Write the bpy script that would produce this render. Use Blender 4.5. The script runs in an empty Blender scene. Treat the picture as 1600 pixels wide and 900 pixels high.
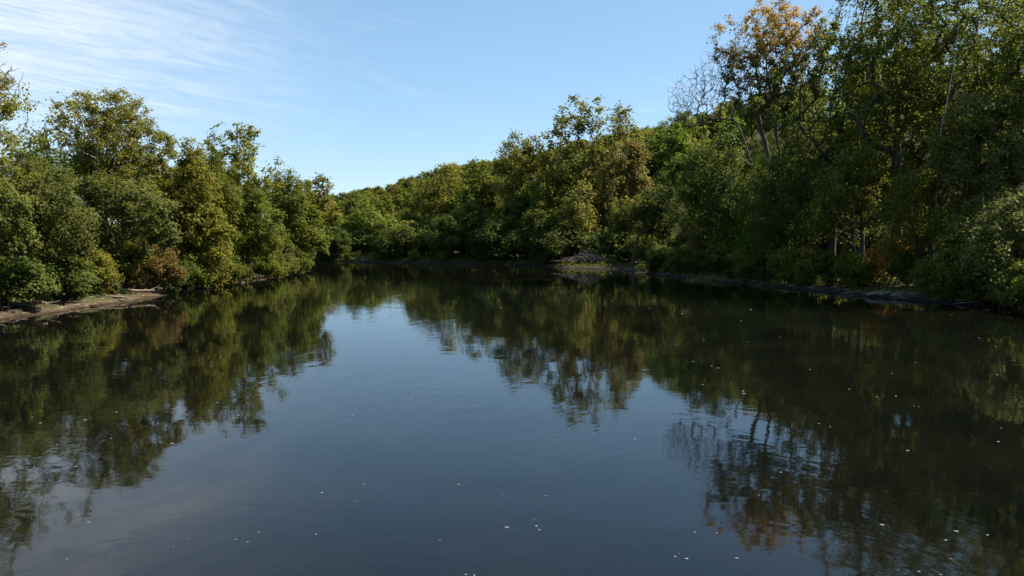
import bpy, math, random
import numpy as np

R = math.radians
scene = bpy.context.scene
col = scene.collection

# ------------------------------------------------------------------ camera
CAM_H, PITCH, F = 6.0, R(4.12), 1250.0          # focal length in pixels of the 1600 px wide photograph
cam_data = bpy.data.cameras.new('camera')
cam_data.sensor_width = 36.0
cam_data.lens = 36.0 * F / 1600.0
cam_data.clip_end = 12000.0
cam = bpy.data.objects.new('camera', cam_data)
cam.location = (0, 0, CAM_H)
cam.rotation_euler = (math.pi / 2 - PITCH, 0, 0)
col.objects.link(cam)
scene.camera = cam

# ------------------------------------------------------------------ sky and sun
SUN_AZ, SUN_EL = R(79), R(46)                     # azimuth measured from the view direction towards the right
world = bpy.data.worlds.new('World')
scene.world = world
world.use_nodes = True
wn, wl = world.node_tree.nodes, world.node_tree.links
wn.clear()
w_out = wn.new('ShaderNodeOutputWorld')
w_bg = wn.new('ShaderNodeBackground')
w_bg.inputs['Strength'].default_value = 0.11
sky = wn.new('ShaderNodeTexSky')
sky.sky_type = 'NISHITA'
sky.sun_disc = False
sky.sun_elevation = SUN_EL
sky.sun_rotation = SUN_AZ
sky.air_density = 1.0
sky.dust_density = 0.0
sky.altitude = 1800
sky.ozone_density = 3.0


def wnode(kind, **kw):
    n = wn.new(kind)
    for k, v in kw.items():
        setattr(n, k, v)
    return n


def wmath(op, a, b=None, clamp=False):
    n = wnode('ShaderNodeMath', operation=op, use_clamp=clamp)
    for i, v in enumerate((a, b)):
        if v is None:
            continue
        if isinstance(v, (int, float)):
            n.inputs[i].default_value = v
        else:
            wl.new(v, n.inputs[i])
    return n.outputs[0]


# cirrus: the view direction is projected on a flat cloud layer, wispy noise stretched along the wind
tc = wnode('ShaderNodeTexCoord')
sep = wnode('ShaderNodeSeparateXYZ')
wl.new(tc.outputs['Generated'], sep.inputs[0])
zz = wmath('MAXIMUM', sep.outputs['Z'], 0.03)
comb = wnode('ShaderNodeCombineXYZ')
wl.new(wmath('DIVIDE', sep.outputs['X'], zz), comb.inputs[0])
wl.new(wmath('DIVIDE', sep.outputs['Y'], zz), comb.inputs[1])


def wnoise(rot, scale, loc, detail, rough, dist):
    m0 = wnode('ShaderNodeMapping')
    m0.inputs['Rotation'].default_value = (0, 0, rot)
    m = wnode('ShaderNodeMapping')
    m.inputs['Scale'].default_value = scale
    m.inputs['Location'].default_value = loc
    wl.new(comb.outputs[0], m0.inputs[0])
    wl.new(m0.outputs[0], m.inputs[0])
    t = wnode('ShaderNodeTexNoise')
    t.inputs['Scale'].default_value = 1.0
    t.inputs['Detail'].default_value = detail
    t.inputs['Roughness'].default_value = rough
    t.inputs['Distortion'].default_value = dist
    wl.new(m.outputs[0], t.inputs['Vector'])
    return t.outputs[0]


def wramp(v, lo, hi):
    n = wnode('ShaderNodeMapRange', interpolation_type='SMOOTHSTEP')
    n.inputs['From Min'].default_value = lo
    n.inputs['From Max'].default_value = hi
    wl.new(v, n.inputs[0])
    return n.outputs[0]


def wblob(cx, cy, cz, r0, r1):
    d = wnode('ShaderNodeVectorMath', operation='DISTANCE')
    wl.new(tc.outputs['Generated'], d.inputs[0])
    d.inputs[1].default_value = (cx, cy, cz)
    n = wnode('ShaderNodeMapRange', interpolation_type='SMOOTHSTEP')
    n.inputs['From Min'].default_value = r1
    n.inputs['From Max'].default_value = r0
    wl.new(d.outputs['Value'], n.inputs[0])
    return n.outputs[0]


streak = wramp(wnoise(R(24), (2.3, 0.75, 1), (1.3, 0.4, 0), 9, 0.66, 1.2), 0.40, 0.74)
ribs = wramp(wnoise(R(-58), (0.9, 4.2, 1), (3.3, 5.4, 0), 6, 0.6, 1.6), 0.36, 0.70)
veil = wramp(wnoise(R(16), (0.9, 0.5, 1), (4.2, 7.7, 0), 6, 0.62, 0.6), 0.26, 0.66)
thin = wramp(wnoise(R(34), (1.5, 0.55, 1), (9.1, 2.2, 0), 8, 0.66, 1.0), 0.55, 0.85)
bank = wblob(-0.602, 0.771, 0.208, 0.10, 0.50)     # the cirrus bank stands over the left bank
dens = wmath('ADD', wmath('MULTIPLY', streak, 0.42), wmath('MULTIPLY', veil, 0.42))
dens = wmath('MULTIPLY', wmath('ADD', dens, wmath('MULTIPLY', ribs, 0.22)), bank)
dens = wmath('ADD', dens, wmath('MULTIPLY', thin, 0.34), clamp=True)
fade = wramp(sep.outputs['Z'], 0.02, 0.2)
dens = wmath('MULTIPLY', dens, fade, clamp=True)
wmix = wnode('ShaderNodeMix', data_type='RGBA')
wl.new(dens, wmix.inputs['Factor'])
whs = wnode('ShaderNodeHueSaturation')
whs.inputs['Hue'].default_value = 0.488
whs.inputs['Saturation'].default_value = 1.05
wl.new(sky.outputs[0], whs.inputs['Color'])
wgm = wnode('ShaderNodeGamma')
wgm.inputs[1].default_value = 0.60
wl.new(whs.outputs[0], wgm.inputs[0])
wsc = wnode('ShaderNodeMix', data_type='RGBA', blend_type='MULTIPLY')
wsc.inputs['Factor'].default_value = 1.0
wl.new(wgm.outputs[0], wsc.inputs['A'])
wsc.inputs['B'].default_value = (1.20, 1.36, 1.55, 1)
wl.new(wsc.outputs['Result'], wmix.inputs['A'])
wmix.inputs['B'].default_value = (4.9, 5.1, 5.3, 1)
wl.new(wmix.outputs['Result'], w_bg.inputs['Color'])
wl.new(w_bg.outputs[0], w_out.inputs[0])

sun_data = bpy.data.lights.new('sun', 'SUN')
sun_data.energy = 5.0
sun_data.angle = R(0.53)
sun_data.color = (1.0, 0.92, 0.76)
sun = bpy.data.objects.new('sun', sun_data)
sd_ = (math.sin(SUN_AZ) * math.cos(SUN_EL), math.cos(SUN_AZ) * math.cos(SUN_EL), math.sin(SUN_EL))
import mathutils
sun.rotation_euler = mathutils.Vector(sd_).to_track_quat('Z', 'Y').to_euler()
sun.location = (60, 60, 80)
col.objects.link(sun)

# ------------------------------------------------------------------ exposure and render
vs = scene.view_settings
vs.view_transform = 'Standard'
vs.look = 'None'
vs.exposure = 1.05
vs.gamma = 1.0
vs.use_curve_mapping = False
scene.render.engine = 'CYCLES'
scene.cycles.max_bounces = 6
scene.cycles.diffuse_bounces = 3
scene.cycles.glossy_bounces = 3
scene.cycles.transmission_bounces = 4
scene.cycles.caustics_reflective = False
scene.cycles.caustics_refractive = False
scene.cycles.use_denoising = True


# ------------------------------------------------------------------ pixels to places
def ray(px, py):
    dx, dy = (px - 800) / F, (450 - py) / F
    return np.array([dx, math.cos(PITCH) + dy * math.sin(PITCH), -math.sin(PITCH) + dy * math.cos(PITCH)])


def on_water(px, py):                              # where the ray of a pixel meets the water
    d = ray(px, py)
    t = -CAM_H / d[2]
    return (d[0] * t, d[1] * t)


def at_depth(px, py, Y):                           # the point of a pixel's ray at the distance Y of what it stands on
    d = ray(px, py)
    t = Y / d[1]
    return (d[0] * t, Y, CAM_H + d[2] * t)


# ------------------------------------------------------------------ materials
class Mat:
    def __init__(self, name):
        self.m = bpy.data.materials.new(name)
        self.m.use_nodes = True
        self.n, self.l = self.m.node_tree.nodes, self.m.node_tree.links
        self.n.clear()
        self.out = self.n.new('ShaderNodeOutputMaterial')

    def new(self, kind, **kw):
        n = self.n.new(kind)
        for k, v in kw.items():
            setattr(n, k, v)
        return n

    def noise(self, vec, scale, detail=4, rough=0.55, dist=0.0):
        t = self.new('ShaderNodeTexNoise')
        t.inputs['Scale'].default_value = scale
        t.inputs['Detail'].default_value = detail
        t.inputs['Roughness'].default_value = rough
        t.inputs['Distortion'].default_value = dist
        if vec is not None:
            self.l.new(vec, t.inputs['Vector'])
        return t.outputs[0]

    def ramp(self, fac, stops):
        r = self.new('ShaderNodeValToRGB')
        e = r.color_ramp.elements
        while len(e) < len(stops):
            e.new(0.5)
        for el, (p, c) in zip(e, stops):
            el.position = p
            el.color = (*c, 1)
        self.l.new(fac, r.inputs[0])
        return r.outputs[0]

    def math(self, op, a, b=None, clamp=False):
        n = self.new('ShaderNodeMath', operation=op, use_clamp=clamp)
        for i, v in enumerate((a, b)):
            if v is None:
                continue
            if isinstance(v, (int, float)):
                n.inputs[i].default_value = v
            else:
                self.l.new(v, n.inputs[i])
        return n.outputs[0]

    def maprange(self, v, a, b, c=0.0, d=1.0):
        n = self.new('ShaderNodeMapRange', interpolation_type='SMOOTHSTEP')
        for k, x in (('From Min', a), ('From Max', b), ('To Min', c), ('To Max', d)):
            n.inputs[k].default_value = x
        self.l.new(v, n.inputs[0])
        return n.outputs[0]

    def mix(self, fac, a, b):
        n = self.new('ShaderNodeMix', data_type='RGBA')
        for k, x in (('Factor', fac), ('A', a), ('B', b)):
            if isinstance(x, (int, float)):
                n.inputs[k].default_value = x
            elif isinstance(x, tuple):
                n.inputs[k].default_value = (*x, 1)
            else:
                self.l.new(x, n.inputs[k])
        return n.outputs['Result']

    def bump(self, h, strength, dist):
        b = self.new('ShaderNodeBump')
        b.inputs['Strength'].default_value = strength
        b.inputs['Distance'].default_value = dist
        self.l.new(h, b.inputs['Height'])
        return b.outputs[0]

    def principled(self, color, rough=0.8, spec=0.3, normal=None):
        p = self.new('ShaderNodeBsdfPrincipled')
        if isinstance(color, tuple):
            p.inputs['Base Color'].default_value = (*color, 1)
        else:
            self.l.new(color, p.inputs['Base Color'])
        if isinstance(rough, (int, float)):
            p.inputs['Roughness'].default_value = rough
        else:
            self.l.new(rough, p.inputs['Roughness'])
        p.inputs['Specular IOR Level'].default_value = spec
        if normal is not None:
            self.l.new(normal, p.inputs['Normal'])
        return p

    def finish(self, shader):
        self.l.new(shader, self.out.inputs[0])
        return self.m


def leaf_material(name, stops, trans=0.48, glow=0.35):
    """Leaves: each leaf's own tint along a ramp, a small shift for each tree, thin enough to let light through."""
    M = Mat(name)
    at = M.new('ShaderNodeAttribute', attribute_name='tint')
    c = M.ramp(at.outputs['Fac'], stops)
    oi = M.new('ShaderNodeObjectInfo')
    hsv = M.new('ShaderNodeHueSaturation')
    M.l.new(M.maprange(oi.outputs['Random'], 0, 1, 0.488, 0.508), hsv.inputs['Hue'])
    M.l.new(M.maprange(oi.outputs['Random'], 0, 1, 0.86, 1.12), hsv.inputs['Value'])
    M.l.new(c, hsv.inputs['Color'])
    p = M.principled(hsv.outputs[0], 0.55, 0.14)
    t = M.new('ShaderNodeBsdfTranslucent')
    g = M.new('ShaderNodeGamma')
    g.inputs[1].default_value = 0.86
    M.l.new(hsv.outputs[0], g.inputs[0])
    M.l.new(M.mix(glow, g.outputs[0], (.26, .285, .022)), t.inputs['Color'])
    mx = M.new('ShaderNodeMixShader')
    mx.inputs[0].default_value = trans
    M.l.new(p.outputs[0], mx.inputs[1])
    M.l.new(t.outputs[0], mx.inputs[2])
    return M.finish(mx.outputs[0])


LEAF = {
    'sycamore': leaf_material('sycamore_leaves', [(0, (0.087, 0.099, 0.011)), (.45, (0.161, 0.160, 0.019)), (.8, (0.252, 0.203, 0.028)), (1, (0.345, 0.211, 0.043))]),
    'maple':    leaf_material('maple_leaves', [(0, (0.064, 0.095, 0.010)), (.5, (0.121, 0.147, 0.017)), (.9, (0.192, 0.184, 0.025)), (1, (0.278, 0.193, 0.038))]),
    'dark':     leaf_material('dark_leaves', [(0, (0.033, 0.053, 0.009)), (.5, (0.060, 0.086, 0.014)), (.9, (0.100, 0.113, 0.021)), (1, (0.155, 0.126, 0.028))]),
    'bluish':   leaf_material('grey_green_leaves', [(0, (0.074, 0.097, 0.023)), (.5, (0.127, 0.150, 0.034)), (1, (0.197, 0.200, 0.052))]),
    'bright':   leaf_material('bright_leaves', [(0, (.075, .120, .012)), (.5, (.130, .180, .018)), (1, (.210, .215, .030))]),
    'willow':   leaf_material('willow_leaves', [(0, (0.151, 0.162, 0.028)), (.5, (0.245, 0.240, 0.042)), (1, (0.359, 0.305, 0.070))]),
    'yellow':   leaf_material('yellow_leaves', [(0, (.065, .085, .016)), (.35, (.125, .120, .024)), (.6, (.34, .25, .034)), (1, (.52, .33, .03))], glow=0.0),
    'rust':     leaf_material('rust_leaves', [(0, (.095, .100, .020)), (.4, (.16, .130, .030)), (.75, (.24, .135, .042)), (1, (.29, .125, .045))], glow=0.1),
    'orange':   leaf_material('orange_leaves', [(0, (.14, .11, .018)), (.5, (.38, .19, .022)), (1, (.55, .24, .022))], glow=0.0),
    'pinkish':  leaf_material('pink_tipped_leaves', [(0, (.075, .110, .022)), (.6, (.150, .170, .036)), (.85, (.25, .18, .06)), (1, (.32, .15, .08))]),
    'grass':    leaf_material('grass_blades', [(0, (.075, .100, .020)), (.6, (.130, .150, .034)), (1, (.22, .19, .07))], 0.3, 0.0),
}


def bark_material(name, c0, c1, scale, patchy=False):
    M = Mat(name)
    tc_ = M.new('ShaderNodeTexCoord')
    mp = M.new('ShaderNodeMapping')
    mp.inputs['Scale'].default_value = (1, 1, 0.3 if not patchy else 0.6)
    M.l.new(tc_.outputs['Object'], mp.inputs[0])
    n = M.noise(mp.outputs[0], scale, 6, 0.65, 0.3)
    c = M.ramp(n, [(.36 if patchy else .3, c0), (.56 if patchy else .75, c1)])
    return M.finish(M.principled(c, 0.9, 0.15, M.bump(n, 0.7, 0.03)).outputs[0])


BARK = {
    'brown': bark_material('brown_bark', (.045, .034, .025), (.12, .098, .075), 9),
    'pale': bark_material('sycamore_bark', (.16, .14, .105), (.52, .50, .44), 2.2, True),
    'grey': bark_material('grey_dead_wood', (.13, .115, .10), (.30, .275, .245), 7),
    'drift': bark_material('driftwood', (.19, .145, .105), (.42, .34, .26), 6),
    'twig': bark_material('twig_bark', (.075, .062, .055), (.17, .145, .13), 8),
    'rot': bark_material('wet_wood', (.05, .036, .027), (.17, .12, .085), 6),
}


# ------------------------------------------------------------------ mesh and object helpers
def tri_mesh(name, co, tris, mat, tint=None, smooth=False):
    co = np.ascontiguousarray(co, dtype=np.float32)
    tris = np.ascontiguousarray(tris, dtype=np.int32)
    me = bpy.data.meshes.new(name)
    me.vertices.add(len(co))
    me.vertices.foreach_set('co', co.ravel())
    me.loops.add(tris.size)
    me.loops.foreach_set('vertex_index', tris.ravel())
    me.polygons.add(len(tris))
    me.polygons.foreach_set('loop_start', np.arange(0, tris.size, 3, dtype=np.int32))
    if smooth:
        me.polygons.foreach_set('use_smooth', np.ones(len(tris), dtype=bool))
    me.update(calc_edges=True)
    if tint is not None:
        a = me.attributes.new('tint', 'FLOAT', 'POINT')
        a.data.foreach_set('value', np.ascontiguousarray(tint, dtype=np.float32))
    me.materials.append(mat)
    return me


def link(name, me, parent=None, loc=None, rz=None, scale=None):
    o = bpy.data.objects.new(name, me)
    col.objects.link(o)
    if parent is not None:
        o.parent = parent
    if loc is not None:
        o.location = loc
    if rz is not None:
        o.rotation_euler = (0, 0, rz)
    if scale is not None:
        o.scale = scale if not isinstance(scale, (int, float)) else (scale,) * 3
    return o


def tag(o, label, cat, group=None):
    o['label'] = label
    o['category'] = cat
    if group:
        o['group'] = group
    return o


KIDS = {}


def thing(name, parts, loc, rz=0.0, scale=1.0):
    """An Empty at the base of a thing and a mesh object for each of its parts."""
    root = link(name, None, None, loc, rz, scale)
    root.empty_display_size = 0.3
    KIDS[root.name] = [link(pn, pm, root) for pn, pm in parts]
    return root


def copy_thing(src, loc, rz=0.0, scale=1.0, name=None):
    r = src.copy()
    r.name = name or src.name.split('.')[0]
    col.objects.link(r)
    r.location = loc
    r.rotation_euler = (0, 0, rz)
    r.scale = scale if not isinstance(scale, (int, float)) else (scale,) * 3
    for ch in KIDS[src.name]:
        c = ch.copy()
        col.objects.link(c)
        c.parent = r
    return r


def unit(v):
    return v / np.maximum(np.linalg.norm(v, axis=-1, keepdims=True), 1e-9)


def tubes(p0, p1, r0, r1, sides):
    """Tapered prisms from p0 to p1, all in one go."""
    n = len(p0)
    d = unit(p1 - p0)
    ref = np.where(np.abs(d[:, 2:3]) > 0.9, [[1.0, 0, 0]], [[0, 0, 1.0]])
    u = unit(np.cross(d, ref))
    v = np.cross(d, u)
    a = np.arange(sides) * 2 * np.pi / sides
    ring = np.cos(a)[None, :, None] * u[:, None] + np.sin(a)[None, :, None] * v[:, None]
    co = np.concatenate([p0[:, None] + ring * r0[:, None, None], p1[:, None] + ring * r1[:, None, None]], 1)
    i = np.arange(sides)
    j = (i + 1) % sides
    t = np.concatenate([np.stack([i, j, j + sides], 1), np.stack([i, j + sides, i + sides], 1)])
    tr = t[None] + (np.arange(n) * 2 * sides)[:, None, None]
    return co.reshape(-1, 3), tr.reshape(-1, 3)


def merge(parts):
    co, tr, k = [], [], 0
    for c, t in parts:
        co.append(c)
        tr.append(t + k)
        k += len(c)
    return np.concatenate(co), np.concatenate(tr)


def leaves(rng, pos, nrm, size, narrow=1.0):
    """One folded kite of two triangles for each leaf."""
    n = len(pos)
    nrm = unit(nrm)
    d = unit(np.cross(nrm, rng.normal(size=(n, 3))))
    d[:, 2] -= 0.25
    d = unit(d)
    s = np.cross(nrm, d)
    L = (size * rng.uniform(0.65, 1.3, n))[:, None]
    W = L * narrow * rng.uniform(0.38, 0.56, n)[:, None]
    base = pos - d * L * 0.5
    mid = pos - d * L * rng.uniform(-0.05, 0.15, n)[:, None]
    up = nrm * L * rng.uniform(-0.05, 0.2, n)[:, None]
    co = np.stack([base, mid + s * W + up, pos + d * L * 0.5, mid - s * W + up], 1).reshape(-1, 3)
    k = (np.arange(n) * 4)[:, None]
    tr = np.concatenate([k + np.array([[0, 1, 2]]), k + np.array([[0, 2, 3]])], 1).reshape(-1, 3)
    return co, tr


# ------------------------------------------------------------------ trees
def skeleton(rng, att, stems, step, up_bias=0.35, wiggle=0.07):
    """Branches grown towards the attraction points; nodes carry position and parent."""
    P, par, D = [], [], []
    for st in stems:
        for i, p in enumerate(st):
            P.append(np.array(p, float))
            par.append(-1 if i == 0 else len(P) - 2)
            D.append(unit(np.array(st[min(i + 1, len(st) - 1)], float) - np.array(st[max(i - 1, 0)], float)))
    n0 = len(P)
    cap = n0 + 40 * len(att) + 100
    A = np.zeros((cap, 3))
    A[:n0] = P
    grow_ok = np.zeros(cap, bool)
    grow_ok[:n0] = True
    zlow = min(s[0][2] for s in stems)
    ztop = att[:, 2].max()
    for i in range(n0):                             # nothing grows from the foot of the trunk
        if A[i, 2] < zlow + 0.10 * (ztop - zlow) and len(stems) < 3:
            grow_ok[i] = False
    hub = np.mean([s[-1] for s in stems], axis=0) - np.array([0, 0, 0.25 * (ztop - zlow)])
    order = np.argsort(np.linalg.norm(att - hub, axis=1) + rng.normal(0, 0.3, len(att)))
    n = n0
    tips = []
    for k in order:
        a = att[k]
        v = a - A[:n]
        dist = np.linalg.norm(v, axis=1) + 1e-6
        horiz = np.linalg.norm(v[:, :2], axis=1)
        pen = np.maximum(0, up_bias * horiz - v[:, 2]) / dist
        cost = dist * (1 + 0.9 * pen)
        cost[~grow_ok[:n]] = 1e9
        j = int(np.argmin(cost))
        p = A[j].copy()
        L = dist[j]
        m = max(1, int(round(L / step)))
        c = p + D[j] * 0.42 * L + rng.normal(0, wiggle, 3) * L
        prev = j
        for s in range(1, m + 1):
            t = s / m
            q = (1 - t) ** 2 * p + 2 * t * (1 - t) * c + t * t * a
            if s < m:
                q = q + rng.normal(0, wiggle * 0.35, 3) * min(L, 2)
            A[n] = q
            par.append(prev)
            D.append(unit(q - A[prev]))
            grow_ok[n] = True
            prev = n
            n += 1
        tips.append(prev)
    return A[:n], np.array(par), np.array(tips)


def pipe_radii(par, tips, r_tip, r_base, n_first):
    cnt = np.zeros(len(par))
    cnt[tips] += 1
    for i in range(len(par) - 1, -1, -1):
        if par[i] >= 0:
            cnt[par[i]] += cnt[i]
    tot = max(cnt.max(), 2)
    e = math.log(max(r_base / r_tip, 1.5)) / math.log(tot)
    return r_tip * np.maximum(cnt, 1) ** e


def wood_meshes(name, A, par, rad, bark, thin, flare=1.35, split=False):
    c = np.nonzero(par >= 0)[0]
    p0, p1 = A[par[c]], A[c]
    r1 = rad[c]
    r0 = np.minimum(rad[par[c]], r1 * 1.45)
    r0 = np.where(rad[par[c]] > 0.6 * rad.max(), np.maximum(r0, np.minimum(rad[par[c]], r1 * 1.25)), r0)
    foot = par[par[c]] < 0
    r0 = np.where(foot, r0 * flare, r0)
    big = (r1 > 0.42 * rad.max()) | foot
    keep = r1 > thin
    out = []
    if big.any():
        co, tr = tubes(p0[big] - 0.12 * (p1[big] - p0[big]), p1[big], r0[big], r1[big], 9)
        first = (co, tr)
    lst = [] if split else [first]
    for lo, hi, sides in ((0.05, 9, 6), (thin, 0.05, 3)):
        s = (~big) & keep & (r1 > lo) & (r1 <= hi)
        if s.any():
            lst.append(tubes(p0[s], p1[s], r0[s], r1[s], sides))
    if split:
        out.append(('trunk', tri_mesh(name + '_trunk', *first, bark, smooth=True)))
    if lst:
        co, tr = merge(lst)
        out.append(('branches' if split else 'trunk', tri_mesh(name + '_branches', co, tr, bark, smooth=True)))
    return out


def crown_points(rng, n, c, ax, lobes, apex=True, hollow=0.5, flat=0.0):
    """Attraction points on and in uneven lobes that fill the crown ellipsoid."""
    g = (1 + 5 ** 0.5) / 2
    cs, rs = [], []
    for i in range(lobes):
        z = 1 - 2 * (i + 0.5) / lobes
        th = 2 * np.pi * i / g + rng.uniform(-0.5, 0.5)
        r = math.sqrt(1 - z * z)
        k = rng.uniform(0.50, 0.80)
        cs.append(np.array([r * math.cos(th), r * math.sin(th), z]) * k)
        rs.append(rng.uniform(0.22, 0.44))
    if apex:
        cs.append(np.array([rng.uniform(-.2, .2), rng.uniform(-.2, .2), 0.70]))
        rs.append(0.30)
    cs.append(np.zeros(3))
    rs.append(0.45)
    cs, rs = np.array(cs), np.array(rs)
    w = rs ** 2
    pick = rng.choice(len(cs), n * 2, p=w / w.sum())
    d = unit(rng.normal(size=(n * 2, 3)))
    rr = rs[pick] * (hollow + (1 - hollow) * rng.random(n * 2) ** 0.6)
    p = cs[pick] + d * rr[:, None]
    ok = np.linalg.norm(p, axis=1) < 1.05
    p, pick = p[ok][:n], pick[ok][:n]
    return p * np.array(ax) + np.array(c), pick


PROTO = {}


def tree_parts(name, seed, H, zb, rx, ry, D, leaf='maple', bark='brown', off=(0, 0), cov=1.5, clump=None, lobes=9,
               trunk_r=None, forks=1, narrow=1.0, droop=0.0, toptint=0.0, leaf_scale=1.0, spread=1.0, lean=0.0, crown_name='crown'):
    rng = np.random.default_rng(seed)
    az = (H - zb) / 2
    c = (off[0], off[1], zb + az)
    area = 4 * math.pi * (((rx * ry) ** 1.6 + (rx * az) ** 1.6 + (ry * az) ** 1.6) / 3) ** (1 / 1.6)
    size = max(0.17, 0.0028 * D) * leaf_scale
    cl = clump or max(0.62, 0.0075 * D)
    n_att = int(np.clip(area / (1.25 * cl * spread) ** 2, 40, 800))
    n_leaf = int(np.clip(cov * area / (0.5 * size * size), 400, 46000))
    att, pick = crown_points(rng, n_att, c, (rx - cl * .5, ry - cl * .5, az - cl * .3), lobes)
    att = att[att[:, 2] > 0.35]
    trunk_r = trunk_r or 0.013 * H + 0.05
    stems = []
    if forks == 1:
        top = np.array([off[0] * 0.75 + lean, off[1] * 0.75, zb + az * 1.15])
        m = max(6, int(top[2] / 1.1))
        ts = np.linspace(0, 1, m)
        wob = np.cumsum(rng.normal(0, 0.05, (m, 2)), 0)
        stems.append([np.array([top[0] * t ** 1.4 + wob[i, 0], top[1] * t ** 1.4 + wob[i, 1], top[2] * t - (0.35 if i == 0 else 0)]) for i, t in enumerate(ts)])
    else:
        for k in range(forks):
            th = 2 * math.pi * k / forks + rng.uniform(-.4, .4)
            top = np.array([off[0] + math.cos(th) * rx * 0.45, off[1] + math.sin(th) * ry * 0.45, zb + az * rng.uniform(0.8, 1.3)])
            m = max(4, int(top[2] / 0.8))
            stems.append([np.array([math.cos(th) * 0.12 + top[0] * t ** 1.3, math.sin(th) * 0.12 + top[1] * t ** 1.3, top[2] * t - (0.3 if i == 0 else 0)]) + rng.normal(0, 0.04, 3) * (i > 0)
                          for i, t in enumerate(np.linspace(0, 1, m))])
    A, par, tips = skeleton(rng, att, stems, 0.9 if D < 110 else 1.5)
    r_tip = 0.012
    rad = pipe_radii(par, tips, r_tip, trunk_r / (1 if forks == 1 else forks ** 0.5), len(stems))
    parts = wood_meshes(name, A, par, rad, BARK[bark], 0.00014 * D)
    # leaves: clumps at the branch tips, a few along the last stretch
    T = A[tips]
    Tp = A[par[tips]]
    wgt = rng.gamma(2.2, 1.0, len(T))
    own = rng.choice(len(T), n_leaf, p=wgt / wgt.sum())
    along = rng.random(n_leaf)[:, None] ** 1.8
    pos = T[own] * (1 - along * 0.8) + Tp[own] * along * 0.8
    sz = rng.uniform(0.7, 1.25, len(T))[own][:, None]
    g = rng.normal(size=(n_leaf, 3)) * np.array([1, 1, 0.62]) * cl * 0.44 * sz
    pos = pos + g
    pos[:, 2] -= droop * np.abs(rng.normal(size=n_leaf))
    pos[:, 2] = np.maximum(pos[:, 2], 0.15)
    out = unit(pos - np.array(c)) * 0.5 + unit(g) * 0.5
    nrm = out + np.array([0, 0, 0.75]) + rng.normal(0, 0.55, (n_leaf, 3))
    co, tr = leaves(rng, pos, nrm, size, narrow)
    lobe_t = rng.uniform(-0.16, 0.16, pick.max() + 1)
    ct = rng.uniform(-0.16, 0.16, len(T))
    hgt = (pos[:, 2] - zb) / max(H - zb, 1)
    tint = 0.42 + ct[own] + rng.normal(0, 0.13, n_leaf) + toptint * (hgt - 0.5)
    bad = rng.random(n_leaf) < 0.035
    tint = np.where(bad, rng.uniform(0.8, 1.0, n_leaf), tint)
    tint = np.repeat(np.clip(tint, 0, 1), 4)
    parts.append((crown_name, tri_mesh(name + '_crown', co, tr, LEAF[leaf], tint)))
    return parts


# ------------------------------------------------------------------ the river and its banks
W = on_water
LEFT = [(-52, -900), (-48, -200), (-44, -60), (-40, 0), (-37, 30), W(-120, 512), W(0, 500), W(60, 492), W(130, 481), W(200, 471), W(250, 462), W(266, 455),
        W(300, 447), W(380, 437.5), W(430, 432), W(466, 427.5), W(477, 423), (-33, 122), (-42, 129), (-70, 138), (-130, 150), (-300, 165), (-900, 150)]
RIGHT = [(58, -900), (54, -200), (50, -60), (46, 0), (42, 30), W(1720, 500), W(1600, 484), W(1480, 475), W(1400, 468), W(1330, 461), W(1250, 453), W(1180, 446), W(1100, 438.5),
         W(1000, 428), W(960, 421), W(880, 419.5), W(850, 416), W(780, 413), W(700, 412), W(600, 410.5), W(540, 409.5), (-38, 158), (-52, 168), (-80, 182), (-140, 196), (-300, 214), (-900, 205)]
RIDGE = [(150, -400, 24), (140, -100, 32), (126, 60, 35), (106, 140, 35), (76, 225, 34.5), (58, 300, 35), (10, 350, 31), (-34, 400, 27.5), (-76, 460, 20.5), (-118, 520, 16.5), (-200, 600, 13), (-420, 700, 10), (-900, 800, 8)]
LEFT, RIGHT, RIDGE = np.array(LEFT), np.array(RIGHT), np.array(RIDGE, float)
RIVER = np.concatenate([LEFT, RIGHT[::-1]])


def poly_dist(x, y, pl, val=None):
    best = np.full(x.shape, 1e18)
    bv = np.zeros(x.shape)
    for i in range(len(pl) - 1):
        ax, ay = pl[i, 0], pl[i, 1]
        bx, by = pl[i + 1, 0] - ax, pl[i + 1, 1] - ay
        t = np.clip(((x - ax) * bx + (y - ay) * by) / (bx * bx + by * by), 0, 1)
        d = (x - ax - t * bx) ** 2 + (y - ay - t * by) ** 2
        m = d < best
        best = np.where(m, d, best)
        if val is not None:
            bv = np.where(m, val[i] + t * (val[i + 1] - val[i]), bv)
    return (np.sqrt(best), bv) if val is not None else np.sqrt(best)


def inside(x, y, pg):
    r = np.zeros(x.shape, bool)
    j = len(pg) - 1
    for i in range(len(pg)):
        xi, yi, xj, yj = pg[i, 0], pg[i, 1], pg[j, 0], pg[j, 1]
        with np.errstate(divide='ignore', invalid='ignore'):
            r ^= ((yi > y) != (yj > y)) & (x < (xj - xi) * (y - yi) / (yj - yi) + xi)
        j = i
    return r


def sstep(a, b, x):
    t = np.clip((x - a) / (b - a), 0, 1)
    return t * t * (3 - 2 * t)


def wave(x, y, k, s):
    return np.sin(x * k + s) * np.cos(y * k * 1.13 + s * 2.1) + 0.5 * np.sin((x + y) * k * 2.3 + s * 3.3) * np.cos((x - y) * k * 1.9 + s)


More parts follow.
